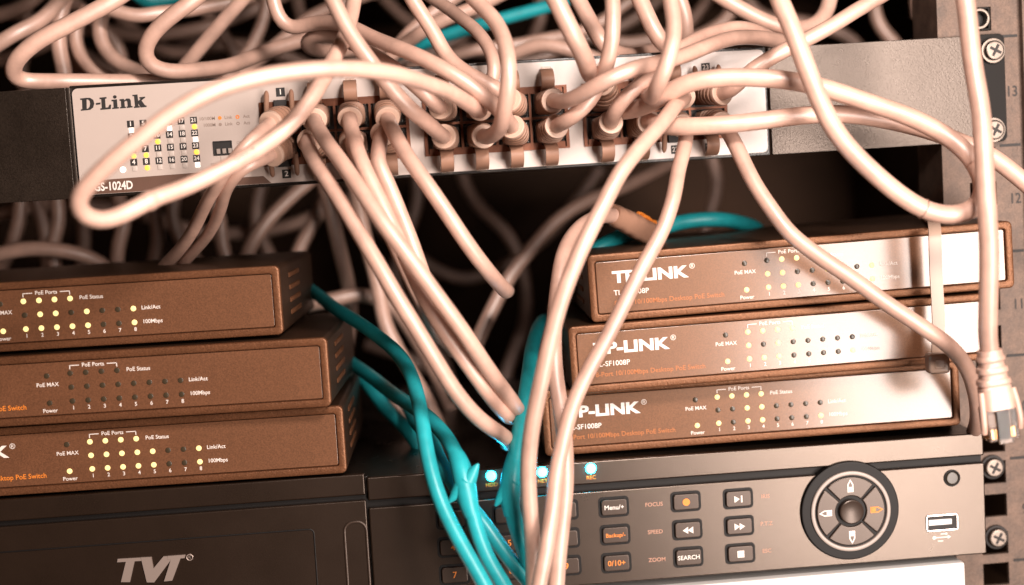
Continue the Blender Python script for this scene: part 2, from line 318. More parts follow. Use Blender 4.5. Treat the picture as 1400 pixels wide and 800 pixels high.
# ------------------------------------------------------------------ bronze desktop switches
def led_xz(i, r): return 71.7+6.0*(i-1), 8.3+5.4*r
def poe_switch(label, loc, yaw, roll, group, lit, litm, feet=True, om='ink_orange'):
    t = thing('desktop_switch', label, 'network switch', loc, group, (0, -math.radians(roll), math.radians(yaw)))
    body = MB().rr(85.5, 13.5, 171, 27, 2.2, .9, 98, .3, 5).build('case', 'case_paint', t)
    MB().frame(85.5, 13.5, 171, 27, 2.2, 3.1, -1.2, 1.2, .9, 5, .9).build('bezel', 'bronze_plastic', t)
    pan = MB().rr(85.5, 13.5, 164.4, 20.4, .8, -.15, 1.4, .25, 4).build('front_panel', 'panel_film', t)
    v = MB()
    for a in range(4):
        for k in range(9):
            v.box(170.6, 171.5, 24+k*3.4, 25.7+k*3.4, 5.4+a*5, 7.4+a*5, .2, 1)
            v.box(-.5, .4, 24+k*3.4, 25.7+k*3.4, 5.4+a*5, 7.4+a*5, .2, 1)
    v.build('vents', 'bronze_plastic', body)['kind'] = 'stuff'
    if feet:
        for x in (18, 153):
            for y in (12, 86): small('foot', lambda m: m.disc(0, 0, 5.5, 0, 1, 18).xf(Matrix.Rotation(math.pi/2, 4, 'X')), 'black_flange', 'foot', t, (x, y, 0))
    for key in [(i, r) for r in (0, 1) for i in range(1, 9)]+[(i, 2) for i in range(1, 5)]+['P', 'M']:
        x, z = (62.9, 8.0) if key == 'P' else (62.7, 18.6) if key == 'M' else led_xz(*key)
        small('pled', lambda m: m.disc(0, 0, 1.08, -.3, .5, 16, .25), litm if key in lit else 'led_off', 'indicator_light', t, (x, -.15, z))
    y = -.22; W = MB(); O = MB()
    W.text('TP-LINK', 9.8, 17.1, y, 6.3, .040, 'LEFT', sx=1.3); W.text('®', 40.6, 19.2, y, 3.0, 0, 'LEFT')
    W.text('TL-SF1008P', 9.8, 11.0, y, 2.9, .006, 'LEFT'); O.text('8-Port 10/100Mbps Desktop PoE Switch', 9.8, 6.9, y, 2.75, .006, 'LEFT', sx=.98)
    W.text('PoE MAX', 62.7, 15.1, y, 2.15, .008); W.text('Power', 62.9, 5.0, y, 2.15, .008)
    for i in range(1, 9): W.text(str(i), led_xz(i, 0)[0]+.2, 5.6, y, 2.1, .008)
    W.text('PoE Ports', 80.7, 22.0, y, 2.15, .008); W.text('PoE Status', 93.3, 19.2, y, 2.15, .008, 'LEFT')
    W.text('Link/Act', 116.8, 13.8, y, 2.15, .008, 'LEFT'); W.text('100Mbps', 116.8, 8.4, y, 2.15, .008, 'LEFT')
    for x0, x1, z0, z1 in ((71.6, 75.4, 21.9, 22.2), (86.0, 89.9, 21.9, 22.2), (71.6, 71.9, 20.6, 22.2), (89.6, 89.9, 20.6, 22.2)): W.flat([(x0, z0), (x1, z0), (x1, z1), (x0, z1)], y)
    W.build('white_lettering', 'ink_white', pan, 0); O.build('orange_lettering', 'ink_orange_glare' if group == GR else 'ink_orange', pan, 0)
    return t
ALLT = {(i, 2) for i in range(1, 5)}
GL, GR = 'desktop switches stacked on the left of the recorder', 'desktop switches stacked on the right of the recorder'
poe_switch('bronze desktop switch with many lit lights, topmost of the uncabled stack', (-232.2, -13.4, -79.3), -3.75, -.1, GL, ALLT | {(2,1),(3,1),(5,1),(8,1)} | {(i,0) for i in (1,2,3,4,5,8)} | {'P'}, 'led_lit')
poe_switch('bronze desktop switch with every light dark, middle of its stack', (-215.5, -20.0, -107.6), -3.76, -.15, GL, set(), 'led_lit')
poe_switch('bronze desktop switch with round lit lights, lowest of the uncabled stack', (-212.1, -14.4, -136.0), -2.4, -.14, GL, ALLT | {(i,1) for i in (1,2,3,4,5,8)} | {(i,0) for i in (1,2,3,4,5,8)} | {'P'}, 'led_lit')
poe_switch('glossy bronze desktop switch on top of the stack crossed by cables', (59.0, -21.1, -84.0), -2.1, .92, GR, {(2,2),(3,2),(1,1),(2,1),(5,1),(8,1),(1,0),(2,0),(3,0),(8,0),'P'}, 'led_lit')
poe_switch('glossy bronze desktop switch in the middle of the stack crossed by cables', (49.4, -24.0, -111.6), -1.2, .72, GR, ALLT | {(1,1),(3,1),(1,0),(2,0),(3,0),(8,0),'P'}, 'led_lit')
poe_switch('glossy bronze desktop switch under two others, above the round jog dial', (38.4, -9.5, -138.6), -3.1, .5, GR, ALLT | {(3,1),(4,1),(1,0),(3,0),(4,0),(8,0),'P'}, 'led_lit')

# ------------------------------------------------------------------ video recorder
rec = thing('video_recorder', 'dark rack video recorder with keypad, round jog dial and blue lights', 'recorder', (71, -20, -165), None, (0, math.radians(.35), 0))
def R(mb): return mb.shift(-71, 0, 165)
R(MB().box(-216, 217, 3.0, 240, -190.5, -140.0, .8)).build('case', 'black_metal', rec)
def hplate(x0, x1, z0, z1, y0, y1, b): return MB().box(x0, x1, y0, y1, z0, z1, b, 3)
strip = R(hplate(-34.1, 218, -149.4, -140.0, 0, 4, .7)).build('top_strip', 'recorder_plastic', rec)
R(hplate(-216, -34.9, -147.0, -138.4, 0, 4, .7)).build('top_strip', 'recorder_plastic', rec)
R(MB().box(-216, 217.5, 2.2, 5, -154, -146)).build('groove', 'recorder_groove', rec, 0)
# front panel with key holes is one plate; the keys stand in dark wells
R(hplate(-34.1, 218, -190.6, -152.4, 0, 4, .6)).build('front_panel', 'recorder_plastic', rec)
dz = -149.0
door = R(hplate(-216, -34.9, -190.6, dz, 0, 4, .6)).build('flap_door', 'recorder_plastic', rec)
R(MB().frame(-140, -186, 168, 54.5, 2.2, .55, -.35, .6, .18, 4, 1.6)).build('inset_line', 'recorder_groove', door)
R(MB().frame(-39.9, -176, 9.6, 38, 4.2, .9, -.6, .5, .3, 6, 3.3)).build('finger_grip', 'key_plastic', door)
EM = [[(418,437),(512,431),(508,443),(478,445),(462,519),(430,519),(447,447),(416,449)], [(500,431),(537,429),(545,470),(580,427),(618,424),(548,519),(522,519)], [(596,425),(659,420),(655,432),(641,433),(612,512),(583,515),(607,437),(594,438)]]
m = MB()
for ei, p in enumerate(EM):
    q = zpoly(p, 1400/540, 0, 600, -20.5); m.loops([[(x, -.5-.15*ei, z) for x, z in q], [(x, .3, z) for x, z in q]])
q = at(259.5, 766, -20.5); m.ring(q.x, q.z, 1.0, 1.35, -.4, .3, 20, .05).text('R', q.x, q.z, -.4, 1.8)
R(m).build('emblem', 'emblem', door, 0)
# keys
def key(x, z, label, lm, size=3.0, w_=11.0, h_=7.0, icon=None, km='key_plastic'):
    well = R(MB().rr(x, z, w_+1.5, h_+1.5, 1.7, -.12, .8, .05, 4)).build('key_well', 'recorder_groove', rec)
    k = R(MB().rr(x, z, w_-.6, h_-.6, 1.2, -1.3, .6, .45, 4)).build('key', km, rec)
    m = MB()
    if label: m.text(label, x, z, -1.42, size, .012)
    for p in (icon or []): m.flat([(x+a, z+b) for a, b in p], -1.42)
    if label or icon: R(m).build('key_mark', lm, k, 0)
tri = lambda ox, s=1: [(ox, 1.4), (ox, -1.4), (ox+2.2*s, 0)]
key(63.9, -159.2, 'Menu/+', 'ink_white', 2.6); key(63.9, -170.6, 'Backup/-', 'ink_orange', 2.3); key(63.8, -182.1, '0/10+', 'ink_orange', 3.1)
key(93.3, -159.2, None, 'ink_orange', icon=[[(1.5*math.cos(i*.449), 1.5*math.sin(i*.449)) for i in range(14)]])
key(93.4, -170.8, None, 'ink_white', icon=[tri(.1, -1), tri(2.2, -1)]); key(93.3, -182.1, 'SEARCH', 'ink_white', 2.5)
key(114.8, -159.6, None, 'ink_white', icon=[tri(-1.8), [(.9, 1.4), (1.5, 1.4), (1.5, -1.4), (.9, -1.4)]])
key(114.7, -170.9, None, 'ink_white', icon=[tri(-2.1), tri(0)]); key(114.7, -182.3, None, 'ink_white', icon=[[(-1.4, 1.4), (1.4, 1.4), (1.4, -1.4), (-1.4, -1.4)]])
for i, x in enumerate((-1.6, 21.0, 43.4)):
    for j, z in enumerate((-159.0, -170.5, -181.8)): key(x, z, str(j*3+i+1), 'ink_orange', 3.6)
m = MB()
for t, x, z in (('FOCUS', 80.3, -159.5), ('SPEED', 80.3, -170.8), ('ZOOM', 80.5, -182.3), ('IRIS', 126.1, -159.6), ('P.T.Z', 126.1, -170.9), ('ESC', 125.8, -182.2)): m.text(t, x, z, -.1, 2.3, .01)
R(m).build('printed_legend', 'ink_pink', rec, 0); m = MB()
for t, x in (('HDD', 15.3), ('NET', 35.8), ('REC', 55.4)): m.text(t, x, -146.6, -.1, 2.2, .01)
R(m).build('printed_legend', 'ink_orange', rec, 0)
for x in (15.3, 35.8, 55.4): small('cyan', lambda m: m.disc(0, 0, 2.1, -1.3, .5, 24, 1.1), 'led_cyan', 'blue_light', rec, (x-71, 0, -142.9+165))
# jog dial
jx, jz = 160.7, -167.9
jog = R(MB().disc(jx, jz, 20.4, -1.6, 2.5, 64, .7)).build('jog_base', 'recorder_groove', rec)
R(MB().ring(jx, jz, 14.9, 16.6, -2.6, -1, 64, .5)).build('jog_ring', 'key_light', rec)
for q in range(4):
    a0 = math.pi/2*q-math.pi/4+.045; a1 = a0+math.pi/2-.09; N = 14; c0 = (a0+a1)/2
    def arc(r, k=0.): 
        e = k/r; return [(jx+r*math.cos(a0+e+(a1-a0-2*e)*i/N), jz+r*math.sin(a0+e+(a1-a0-2*e)*i/N)) for i in range(N+1)]
    O = lambda k: arc(14.2-k, k)+arc(6.4+k, k)[::-1]
    m = MB().loops([[(x, -2.5, z) for x, z in O(.5)], [(x, -2.3, z) for x, z in O(.12)], [(x, -2.0, z) for x, z in O(0)], [(x, -.5, z) for x, z in O(0)]])
    k = R(m).build('arrow_key', 'key_plastic', rec)
    ca, sa = math.cos(c0), math.sin(c0); ar = [(8.0, 1.25), (11.2, 1.25), (13.4, 0), (11.2, -1.25), (8.0, -1.25)]
    hole = [(8.5, .75), (11.0, .75), (12.5, 0), (11.0, -.75), (8.5, -.75)]
    m = MB(); g = lambda a, b: (jx+a*ca-b*sa, jz+a*sa+b*ca)
    for i in range(5): m.flat([g(*ar[i]), g(*ar[(i+1) % 5]), g(*hole[(i+1) % 5]), g(*hole[i])], -2.62)
    m.flat([g(8.6, .7), g(10.2, .7), g(10.2, -.7), g(8.6, -.7)], -2.62)
    R(m).build('arrow_mark', 'ink_orange' if q == 0 else 'ink_white', k, 0)
m = MB(); N = 32
m.loops([[(jx+r*math.cos(2*math.pi*i/N), y, jz+r*math.sin(2*math.pi*i/N)) for i in range(N)] for r, y in ((.4, -3.1), (2.2, -3.2), (3.8, -3.5), (4.5, -3.7), (4.9, -3.5), (5.0, -2.8), (5.0, -1))])
R(m).build('enter_key', 'key_plastic', rec)
R(MB().ring(204.1, -157.8, 2.7, 3.5, -.5, .5, 32, .25)).build('sensor_rim', 'recorder_groove', rec); R(MB().disc(204.1, -157.8, 2.75, -.9, .4, 28, .7)).build('infrared_sensor', 'led_off', rec)
us = R(MB().frame(199.4, -176.1, 13.6, 7.0, 1.0, .7, -.5, .8, .2)).build('usb_port', 'chrome', rec)
R(MB().box(193.0, 205.8, -.1, .2, -179.2, -173.0)).build('usb_cavity', 'port_dark', us, 0); R(MB().box(193.6, 203.4, -.55, .1, -176.9, -174.6, .2)).build('usb_tongue', 'white_case', us)
R(MB().box(195.9, 201.9, -.1, 0, -182.4, -182.0).disc(195.9, -182.2, .75, -.12, 0, 12).flat([(201.6, -183.0), (203.0, -182.2), (201.6, -181.4)], -.12).box(198.6, 201, -.11, 0, -181.0, -180.6).disc(201.0, -180.8, .5, -.12, 0, 10).box(197.4, 199.6, -.11, 0, -183.9, -183.5)).build('usb_mark', 'ink_white', rec, 0)
# white device under the recorder
wd = thing('white_rack_device', 'bright white front of the device mounted under the recorder', 'rack device', (0, -20, -257.5))
MB().box(-205, 208.5, 0, 160, 0, 63.2, 1.2).build('case', 'white_case', wd); 

# ------------------------------------------------------------------ cables
def spline(pts, step=2.2):
    P_ = [Vector(p) for p in pts]; P_ = [P_[0]*2-P_[1]]+P_+[P_[-1]*2-P_[-2]]; out = []
    for i in range(1, len(P_)-2):
        p0, p1, p2, p3 = P_[i-1:i+3]; n = max(2, int((p2-p1).length/step))
        t0 = 0; t1 = max(1e-3, (p1-p0).length**.5); t2 = t1+max(1e-3, (p2-p1).length**.5); t3 = t2+max(1e-3, (p3-p2).length**.5)
        for k in range(n):
            t = t1+(t2-t1)*k/n
            a1 = p0*((t1-t)/(t1-t0))+p1*((t-t0)/(t1-t0)); a2 = p1*((t2-t)/(t2-t1))+p2*((t-t1)/(t2-t1)); a3 = p2*((t3-t)/(t3-t2))+p3*((t-t2)/(t3-t2))
            b1 = a1*((t2-t)/(t2-t0))+a2*((t-t0)/(t2-t0)); b2 = a2*((t3-t)/(t3-t1))+a3*((t-t1)/(t3-t1))
            out.append(b1*((t2-t)/(t2-t1))+b2*((t-t1)/(t2-t1)))
    out.append(P_[-2]); 
    if step > 2:
        ph = [rnd.uniform(0, 6.3) for _ in range(6)]; d_ = 0
        for i in range(2, len(out)-2):
            d_ += step; k_ = min(1, max(0, (d_-26)/20)); out[i] = out[i]+Vector([.32*k_*(math.sin(d_/9+ph[a])+math.sin(d_/23+ph[a+3])) for a in range(3)])
    for _ in range(3): out = [out[0]]+[(out[i-1]+out[i]*2+out[i+1])/4 for i in range(1, len(out)-1)]+[out[-1]]
    return out
def frames(C):
    T = [(C[min(i+1, len(C)-1)]-C[max(i-1, 0)]).normalized() for i in range(len(C))]
    ref = Vector((0, 0, 1)) if abs(T[0].z) < .9 else Vector((1, 0, 0))
    n = (ref-T[0]*ref.dot(T[0])).normalized(); F = []
    for t in T:
        n = (n-t*n.dot(t)).normalized(); F.append((n, t.cross(n)))
    return F
def sweep(mb, C, rad, seg=16, F=None, sq=None):
    """rad(i) radius; sq(i) -> (half width, half height, exponent) for a squarish section"""
    F = F or frames(C); L = []
    for i, p in enumerate(C):
        n, b = F[i]; ring = []
        for j in range(seg):
            a = 2*math.pi*j/seg; c, s = math.cos(a), math.sin(a)
            if sq:
                hw, hh, e = sq(i); x = math.copysign(abs(c)**e, c)*hh; y = math.copysign(abs(s)**e, s)*hw
            else: r = rad(i); x, y = c*r, s*r
            ring.append(tuple(p+n*x+b*y))
        L.append(ring)
    mb.loops(L); return mb
def arclen(C):
    s = [0]
    for a, b in zip(C, C[1:]): s.append(s[-1]+(b-a).length)
    return s
ENDS = []
def ray_end(px, py, Y0, Y1): return [at(px, py, Y) for Y in (Y0, (Y0+Y1)/2, Y1)]
def cable(label, pts, port=None, style='tab', r=3.0, m='cream_pvc', group='patch cables of the white switch', far=0, name='ethernet_cable', extra=None):
    W_ = [at(*p) if not isinstance(p, Vector) else p for p in pts]
    if port:
        q = PORT[port]; W_ = [q+Vector((0, 1, 0)), q+Vector((0, -5, 0)), q+Vector((0, -11, 0))]+W_
    C = spline(W_)
    base = W_[0]
    if not port and not extra:
        o = sweep(MB(), [c-base for c in C], lambda i: r, 14).build(name, m); o.location = base*MM
        return tag(o, label, 'cable', group)
    t = thing(name, label, 'cable', base, group)
    C = [c-base for c in C]; s = arclen(C); F = frames(C)
    sweep(MB(), C, lambda i: r, 16, F).build('cord', m, t)
    if port:
        up = 1 if port[2] else -1
        BLN = 20.0; n = [i for i, v in enumerate(s) if 3.0 <= v <= BLN]
        # ribbed boot: finely resampled so that the ribs show
        fine = []; ff = []
        K = 56
        for k in range(K+1):
            d = 2.0+(BLN-2.0)*k/K; i = next(j for j, v in enumerate(s) if v >= d); f = (d-s[i-1])/(s[i]-s[i-1])
            fine.append(C[i-1].lerp(C[i], f)); ff.append(F[i])
        def sect(k):
            u = k/K; hw = 5.2*(1-u)+4.5*u; hh = 4.6*(1-u)+4.5*u; e = .42+.58*min(1, u*1.5)
            rib = 0. if u < .34 else (.42 if (k//4) % 2 else -.45)
            if u > .9: rib = .35
            return hw+rib, hh+rib, e
        sweep(MB(), fine, None, 24, ff, sect).build('boot', 'boot_rubber', t)
        nrm = ff[-1]; c = fine[-1]; d = (fine[-1]-fine[-3]).normalized()
        cc = [c+d*k for k in (-1.9, -1.6, -.4, .3, .5, .3)]; rr_ = [4.6, 4.85, 4.95, 4.75, 4.3, 3.1]
        sweep(MB(), cc, lambda i: rr_[i], 24, [nrm]*6).build('collar', 'collar', t)
        MB().box(-5.8, 5.8, -2.0, 7, -4.1, 4.1, .4).shift(0, -1, 0).build('plug', 'clear_plastic', t)
        if style == 'tab':
            prof = [(-4.0, 4.6), (-9.5, 6.6), (-10.6, 8.6), (-9.6, 11.2), (-7.0, 12.8), (-4.6, 13.3)]
            pc = spline([Vector((0, y, z*up)) for y, z in prof], .8)
            L = []
            for i, p in enumerate(pc):
                tt = (pc[min(i+1, len(pc)-1)]-pc[max(i-1, 0)]).normalized(); nn = Vector((1, 0, 0)).cross(tt).normalized(); hw = 2.55
                L.append([tuple(p+Vector((a, 0, 0))+nn*b_) for a, b_ in ((-hw, -.45), (hw, -.45), (hw+.15, 0), (hw, .45), (-hw, .45), (-hw-.15, 0))])
            MB().loops(L).build('latch_tab', 'boot_rubber', t)
            MB().box(-2.0, 2.0, -5.2, -3.4, *sorted((13.2*up, 14.5*up)), .2).build('latch_tip', 'clear_plastic', t)
        else:
            for sx in (-1, 1):
                pc = spline([Vector((sx*5.0, -9, 2.5*up)), Vector((sx*5.0, -7, 6*up)), Vector((sx*4.9, -5, 9.5*up)), Vector((sx*4.9, -4, 11.3*up))], .8); k = len(pc)-1
                sweep(MB(), pc, lambda i: 1.05*math.sqrt(max(.03, 1-(max(0, i-k+2)/2.2)**2)), 10).build('latch_guard', 'boot_rubber', t)
            MB().box(-2.6, 2.6, -3.0, 1, *sorted((4*up, 7.6*up)), .3).build('latch_tip', 'port_dark', t)
    if extra: extra(t, C, s, F, base)
    return t
#CORDS
def tape(at_s, ln, rad, m='tape'):
    def fn(t, C, s, F, base):
        idx = [i for i, v in enumerate(s) if at_s <= v <= at_s+ln]
        sweep(MB(), [C[i] for i in idx], lambda k: rad+.35*math.sin(k*2.1), 16, [F[i] for i in idx]).build('tape_wrap', m, t)
    return fn
def near_tape(px, py, Y, ln, rad, m='tape'):
    def fn(t, C, s, F, base):
        q = at(px, py, Y)-base; i = min(range(len(C)), key=lambda k: (C[k]-q).length); tape(s[i]-ln/2, ln, rad, m)(t, C, s, F, base)
    return fn
def jacket_print(px, py, Y, body):
    def fn(t, C, s, F, base):
        c = bpy.data.curves.new('t', 'FONT'); c.body = body; c.size = 3.0; c.align_y = 'CENTER'; c.resolution_u = 2; o = bpy.data.objects.new('t', c); me = o.to_mesh()
        q = at(px, py, Y)-base; i0 = min(range(len(C)), key=lambda k: (C[k]-q).length); view = (CAM-at(px, py, Y)).normalized(); m = MB(); vs = []
        for v in me.vertices:
            d = s[i0]+v.co.x; i = max(1, next((j for j, a in enumerate(s) if a >= d), len(s)-1)); f = (d-s[i-1])/max(1e-6, s[i]-s[i-1]); p = C[i-1].lerp(C[i], f)
            tt = (C[i]-C[i-1]).normalized(); n0 = (view-tt*view.dot(tt)).normalized(); b0 = tt.cross(n0); a = -v.co.y/3.0-.35
            vs.append(tuple(p+(n0*math.cos(a)+b0*math.sin(a))*3.05))
        m.add(vs, [tuple(p.vertices) for p in me.polygons]).build('jacket_print', 'ink_grey', t, 0); o.to_mesh_clear(); bpy.data.objects.remove(o); bpy.data.curves.remove(c)
    return fn
cable('cream cable making the big loop in front of the white switch logo', [(655,152,-30),(640,142,-44),(600,118,-62),(540,101,-78),(470,95,-90),(400,98,-98),(320,117,-104),(240,152,-108),(170,203,-110),(125,248,-108),(106,276,-105),(113,296,-102),(138,302,-99),(172,290,-94),(205,272,-90),(260,254,-82),(320,227,-74),(370,193,-66),(412,152,-60),(440,112,-52),(460,72,-38),(474,36,-24),(484,0,-14),(490,-30,-6)], (2,2,1), extra=lambda *a: (near_tape(203, 273, -90, 6, 3.2, 'cream_pvc')(*a), jacket_print(322, 226, -74, 'Gmk14')(*a)))
cable('cream cable running from the top down to the first lower port of the middle block', [(602,184,-26),(585,168,-38),(560,146,-46),(520,103,-50),(480,48,-48),(452,-10,-45),(440,-40,-42)], (2,1,0))
cable('cream cable sloping over the switch above the big loop, coming from a hanging bend', [(693,163,-26),(684,152,-34),(668,138,-40),(648,122,-41),(610,98,-40),(560,72,-32),(510,50,-16),(470,34,0),(430,31,14),(394,37,18),(379,22,18),(371,-5,18),(368,-30,18)], (2,3,0))
cable('shaded cream cable under the big loop, in the first upper port of the middle block', [(596,143,-24),(578,126,-27),(545,98,-22),(500,68,-2),(455,48,14),(430,48,20),(419,58,26),(430,68,34),(470,72,50),(520,64,70)], (2,1,1))
cable('cream cable dropping steeply from the top and passing under the sloping cable', [(692,133,-22),(676,119,-29),(650,106,-28),(627,92,-24),(607,73,-20),(590,44,-18),(562,0,-16),(548,-30,-14)], (2,3,1))
cable('thin shaded cable arching down beside the upright cable at the middle block', [(583,-8,30),(620,17,14),(655,48,-4),(675,82,-14),(676,104,-16),(664,120,-12),(645,138,-9)], r=2.7, group=None)
cable('cream cable hanging straight from the top into the second lower port of the middle block', [(668,187,-30),(682,177,-42),(691,147,-54),(697,108,-58),(693,67,-54),(677,30,-44),(648,0,-34),(625,-25,-26)], (2,2,0))
cable('cream cable leaving the last upper port of the middle block towards the right ear', [(757,137,-20),(768,139,-30),(785,134,-39),(822,116,-48),(863,98,-48),(897,88,-42),(930,77,-36),(964,63,-28),(1005,52,-18),(1050,52,-6),(1090,62,20),(1110,85,50)], (2,4,1))
cable('cream cable rising from the last lower port of the middle block', [(764,170,-22),(774,166,-30),(790,154,-34),(806,138,-33),(815,120,-32),(827,96,-40),(838,55,-44),(838,0,-40),(832,-30,-36)], (2,4,0))
cable('thick cream cable dropping from the top into the first upper port of the right block', [(828,117,-15),(818,110,-22),(807,101,-34),(799,76,-48),(776,36,-54),(755,-5,-52),(742,-30,-50)], (3,1,1), r=3.5)
cable('cream cable curving from the first lower port of the right block behind the crossing cables', [(836,166,-20),(842,150,-30),(860,128,-33),(882,112,-30),(908,86,-26),(932,64,-20),(964,48,-12),(1005,40,-4),(1036,45,8),(1070,62,24),(1095,85,48)], (3,1,0))
cable('cream cable falling from the top in front of the crossing cables into the right block', [(880,124,-22),(888,132,-36),(894,132,-50),(903,112,-60),(914,80,-62),(920,40,-58),(913,-5,-52),(906,-30,-48)], (3,2,1))
cable('lower of two cream cables running right across the ear and out past the rail', [(884,165,-17),(898,170,-26),(920,173,-33),(960,172,-38),(1038,165,-42),(1096,160,-42),(1154,158,-40),(1212,164,-38),(1270,178,-38),(1321,198,-42),(1352,213,-44),(1400,248,-46),(1440,280,-46)], (3,2,0), r=3.45)
cable('cream cable leaving the right block, turning back in a U and hanging from the top', [(850,152,-13),(866,150,-20),(886,143,-30),(912,128,-38),(936,115,-43),(965,108,-46),(1010,106,-48),(1038,108,-49),(1088,114,-50),(1135,124,-52),(1193,141,-54),(1251,163,-57),(1298,190,-60),(1330,220,-64),(1343,248,-66),(1341,272,-68),(1322,289,-70),(1292,293,-70),(1262,286,-70),(1228,267,-70),(1192,237,-70),(1162,205,-70),(1138,170,-70),(1118,128,-68),(1099,84,-66),(1080,35,-62),(1066,0,-58),(1056,-30,-54)], r=3.5, extra=lambda *a: (near_tape(1266, 287, -70, 2.4, 4.0, 'cream_pvc')(*a), near_tape(1331, 221, -64, 2.4, 4.0, 'cream_pvc')(*a)))
cable('cream cable rising from the port numbered 23 to the upper right', [(990,128,-20),(1006,118,-27),(1024,99,-29),(1057,77,-30),(1096,57,-30),(1135,35,-30),(1166,15,-28),(1200,-3,-26),(1240,-25,-24)], (3,4,1), 'horn')
cable('long cream cable sweeping from the right block down across the recorder keypad', [(936,133,-20),(927,140,-34),(907,161,-50),(876,199,-60),(850,234,-66),(827,275,-70),(799,331,-74),(780,382,-76),(765,428,-76),(741,515,-74),(730,565,-72),(725,602,-70),(722,650,-68),(723,700,-66),(726,745,-64),(729,800,-62),(730,830,-62)], (3,3,1))
cable('thin cream cable from the right block crossing the glossy desktop switches', [(930,170,-18),(938,178,-24),(935,205,-32),(926,235,-40),(919,270,-46),(905,317,-50),(881,364,-54),(853,416,-56),(825,468,-58),(801,515,-60),(782,562,-62),(768,609,-64),(758,650,-66),(754,700,-70),(748,750,-76),(738,800,-78),(732,830,-78)], (3,3,0), 'horn', r=2.9)
cable('cream cable from the port numbered 24 slanting over the glossy desktop switches', [(984,167,-18),(994,178,-26),(1004,195,-31),(1034,254,-42),(1057,288,-47),(1079,316,-50),(1117,347,-53),(1164,381,-55),(1211,416,-56),(1259,447,-56),(1296,473,-54),(1320,501,-50),(1332,534,-42),(1336,572,-28),(1331,600,-5),(1325,620,30)], (3,4,0), r=3.1)
cable('tan cable leaving port 1 and drooping behind the big loop', [(368,170,-19),(352,184,-29),(330,206,-33),(306,234,-32),(288,266,-20),(270,304,0),(245,340,20),(220,372,40),(180,420,60)], (1,1,1), 'horn', r=2.6)
cable('tan cable leaving port 2 and drooping beside the other tan cable', [(369,214,-19),(352,221,-28),(330,232,-30),(310,256,-24),(300,290,-8),(285,320,10),(258,350,28),(235,378,48),(200,420,66)], (1,1,0), 'horn', r=2.4)
cable('upper of three cream cables bundled down towards the teal cables', [(430,166,-21),(440,184,-33),(458,211,-46),(505,279,-60),(552,342,-66),(600,410,-66),(636,457,-62),(673,510,-54),(697,545,-46)]+ray_end(707,560,-38,40), (1,2,1))
cable('lowest and leftmost of three cream cables bundled down towards the teal cables', [(420,192,-20),(426,212,-32),(440,238,-42),(479,301,-54),(521,364,-62),(557,427,-66),(589,483,-66),(620,531,-62),(655,572,-56),(684,596,-48)]+ray_end(693,605,-36,40), (1,2,0))
cable('middle of three cream cables bundled down towards the teal cables', [(478,164,-21),(484,190,-32),(492,215,-41),(511,260,-47),(540,322,-52),(575,392,-54),(605,447,-54),(645,508,-52),(678,550,-46)]+ray_end(695,568,-38,40), (1,3,1))
cable('cream cable with a bent neck from the last lower port of the left block', [(523,180,-17),(519,200,-25),(516,220,-30),(528,246,-32),(543,286,-34),(563,336,-36),(578,373,-38),(598,420,-38),(628,478,-34),(655,520,-20),(670,540,20)], (1,4,0), r=3.0)
cable('single cream cable slanting into the dark between the stacks', [(530,164,-20),(541,186,-31),(557,215,-40),(584,253,-46),(615,296,-48),(641,333,-46),(668,369,-41),(686,391,-33)]+ray_end(692,398,-24,60), (1,4,1))
cable('cream cable hidden behind the bundle at the third lower port', [(479,188,-17),(484,205,-23),(494,232,-28),(515,278,-33),(540,335,-36),(562,385,-36),(590,440,-20),(620,480,30)], (1,3,0), r=3.0)

# loose cable with bare plug hanging at the right
def bare_plug(t, C, s, F, base):
    d = Vector((.10, 0, -1)).normalized(); c = C[-1]; n = Vector((0, -1, 0)); b = d.cross(n)
    fr = (b, n)
    def prof(k): 
        u = k/40; hw = 4.3+1.5*min(1, u*1.6); rib = (.35 if (k//4) % 2 else -.35) if .12 < u < .62 else 0
        return (3.9+.8*u+rib*.6, hw+rib*1.2, .8-.35*u)
    sweep(MB(), [c+d*(-1+22*k/40) for k in range(41)], None, 24, [fr]*41, prof).build('boot', 'cream_pvc', t)
    for sx in (-1, 1):
        pc = spline([c+d*14+b*sx*6.0+n*2, c+d*20+b*sx*6.6+n*3, c+d*27+b*sx*6.9+n*3, c+d*29+b*sx*6.8+n*2], 1.0)
        sweep(MB(), pc, lambda i: 1.2, 10).build('latch_guard', 'cream_pvc', t)
    Mx = Matrix((b, n, d)).transposed().to_4x4(); Mx.translation = c
    MB().box(-5.8, 5.8, -4, 4, 20, 32.5, .5).xf(Mx).build('plug', 'clear_plastic', t)
    MB().box(-2.8, 2.8, 4, 5.4, 21, 33.5, .4).xf(Mx).build('latch_tab', 'clear_plastic', t)
    m_ = MB()
    for k in range(8): m_.box(-4.2+k*1.15, -3.5+k*1.15, -3.2, 3.2, 28, 31.5)
    m_.xf(Mx).build('contacts', 'gold_pin', t)
cable('cream cable hanging down beside the rail with a loose clear plug at its end', [(1312,-40,-70),(1320,0,-71),(1329,80,-72),(1340,160,-76),(1348,235,-80),(1351,310,-82),(1352,400,-80),(1353,482,-76)], r=3.45, extra=bare_plug, group='patch cables of the white switch')
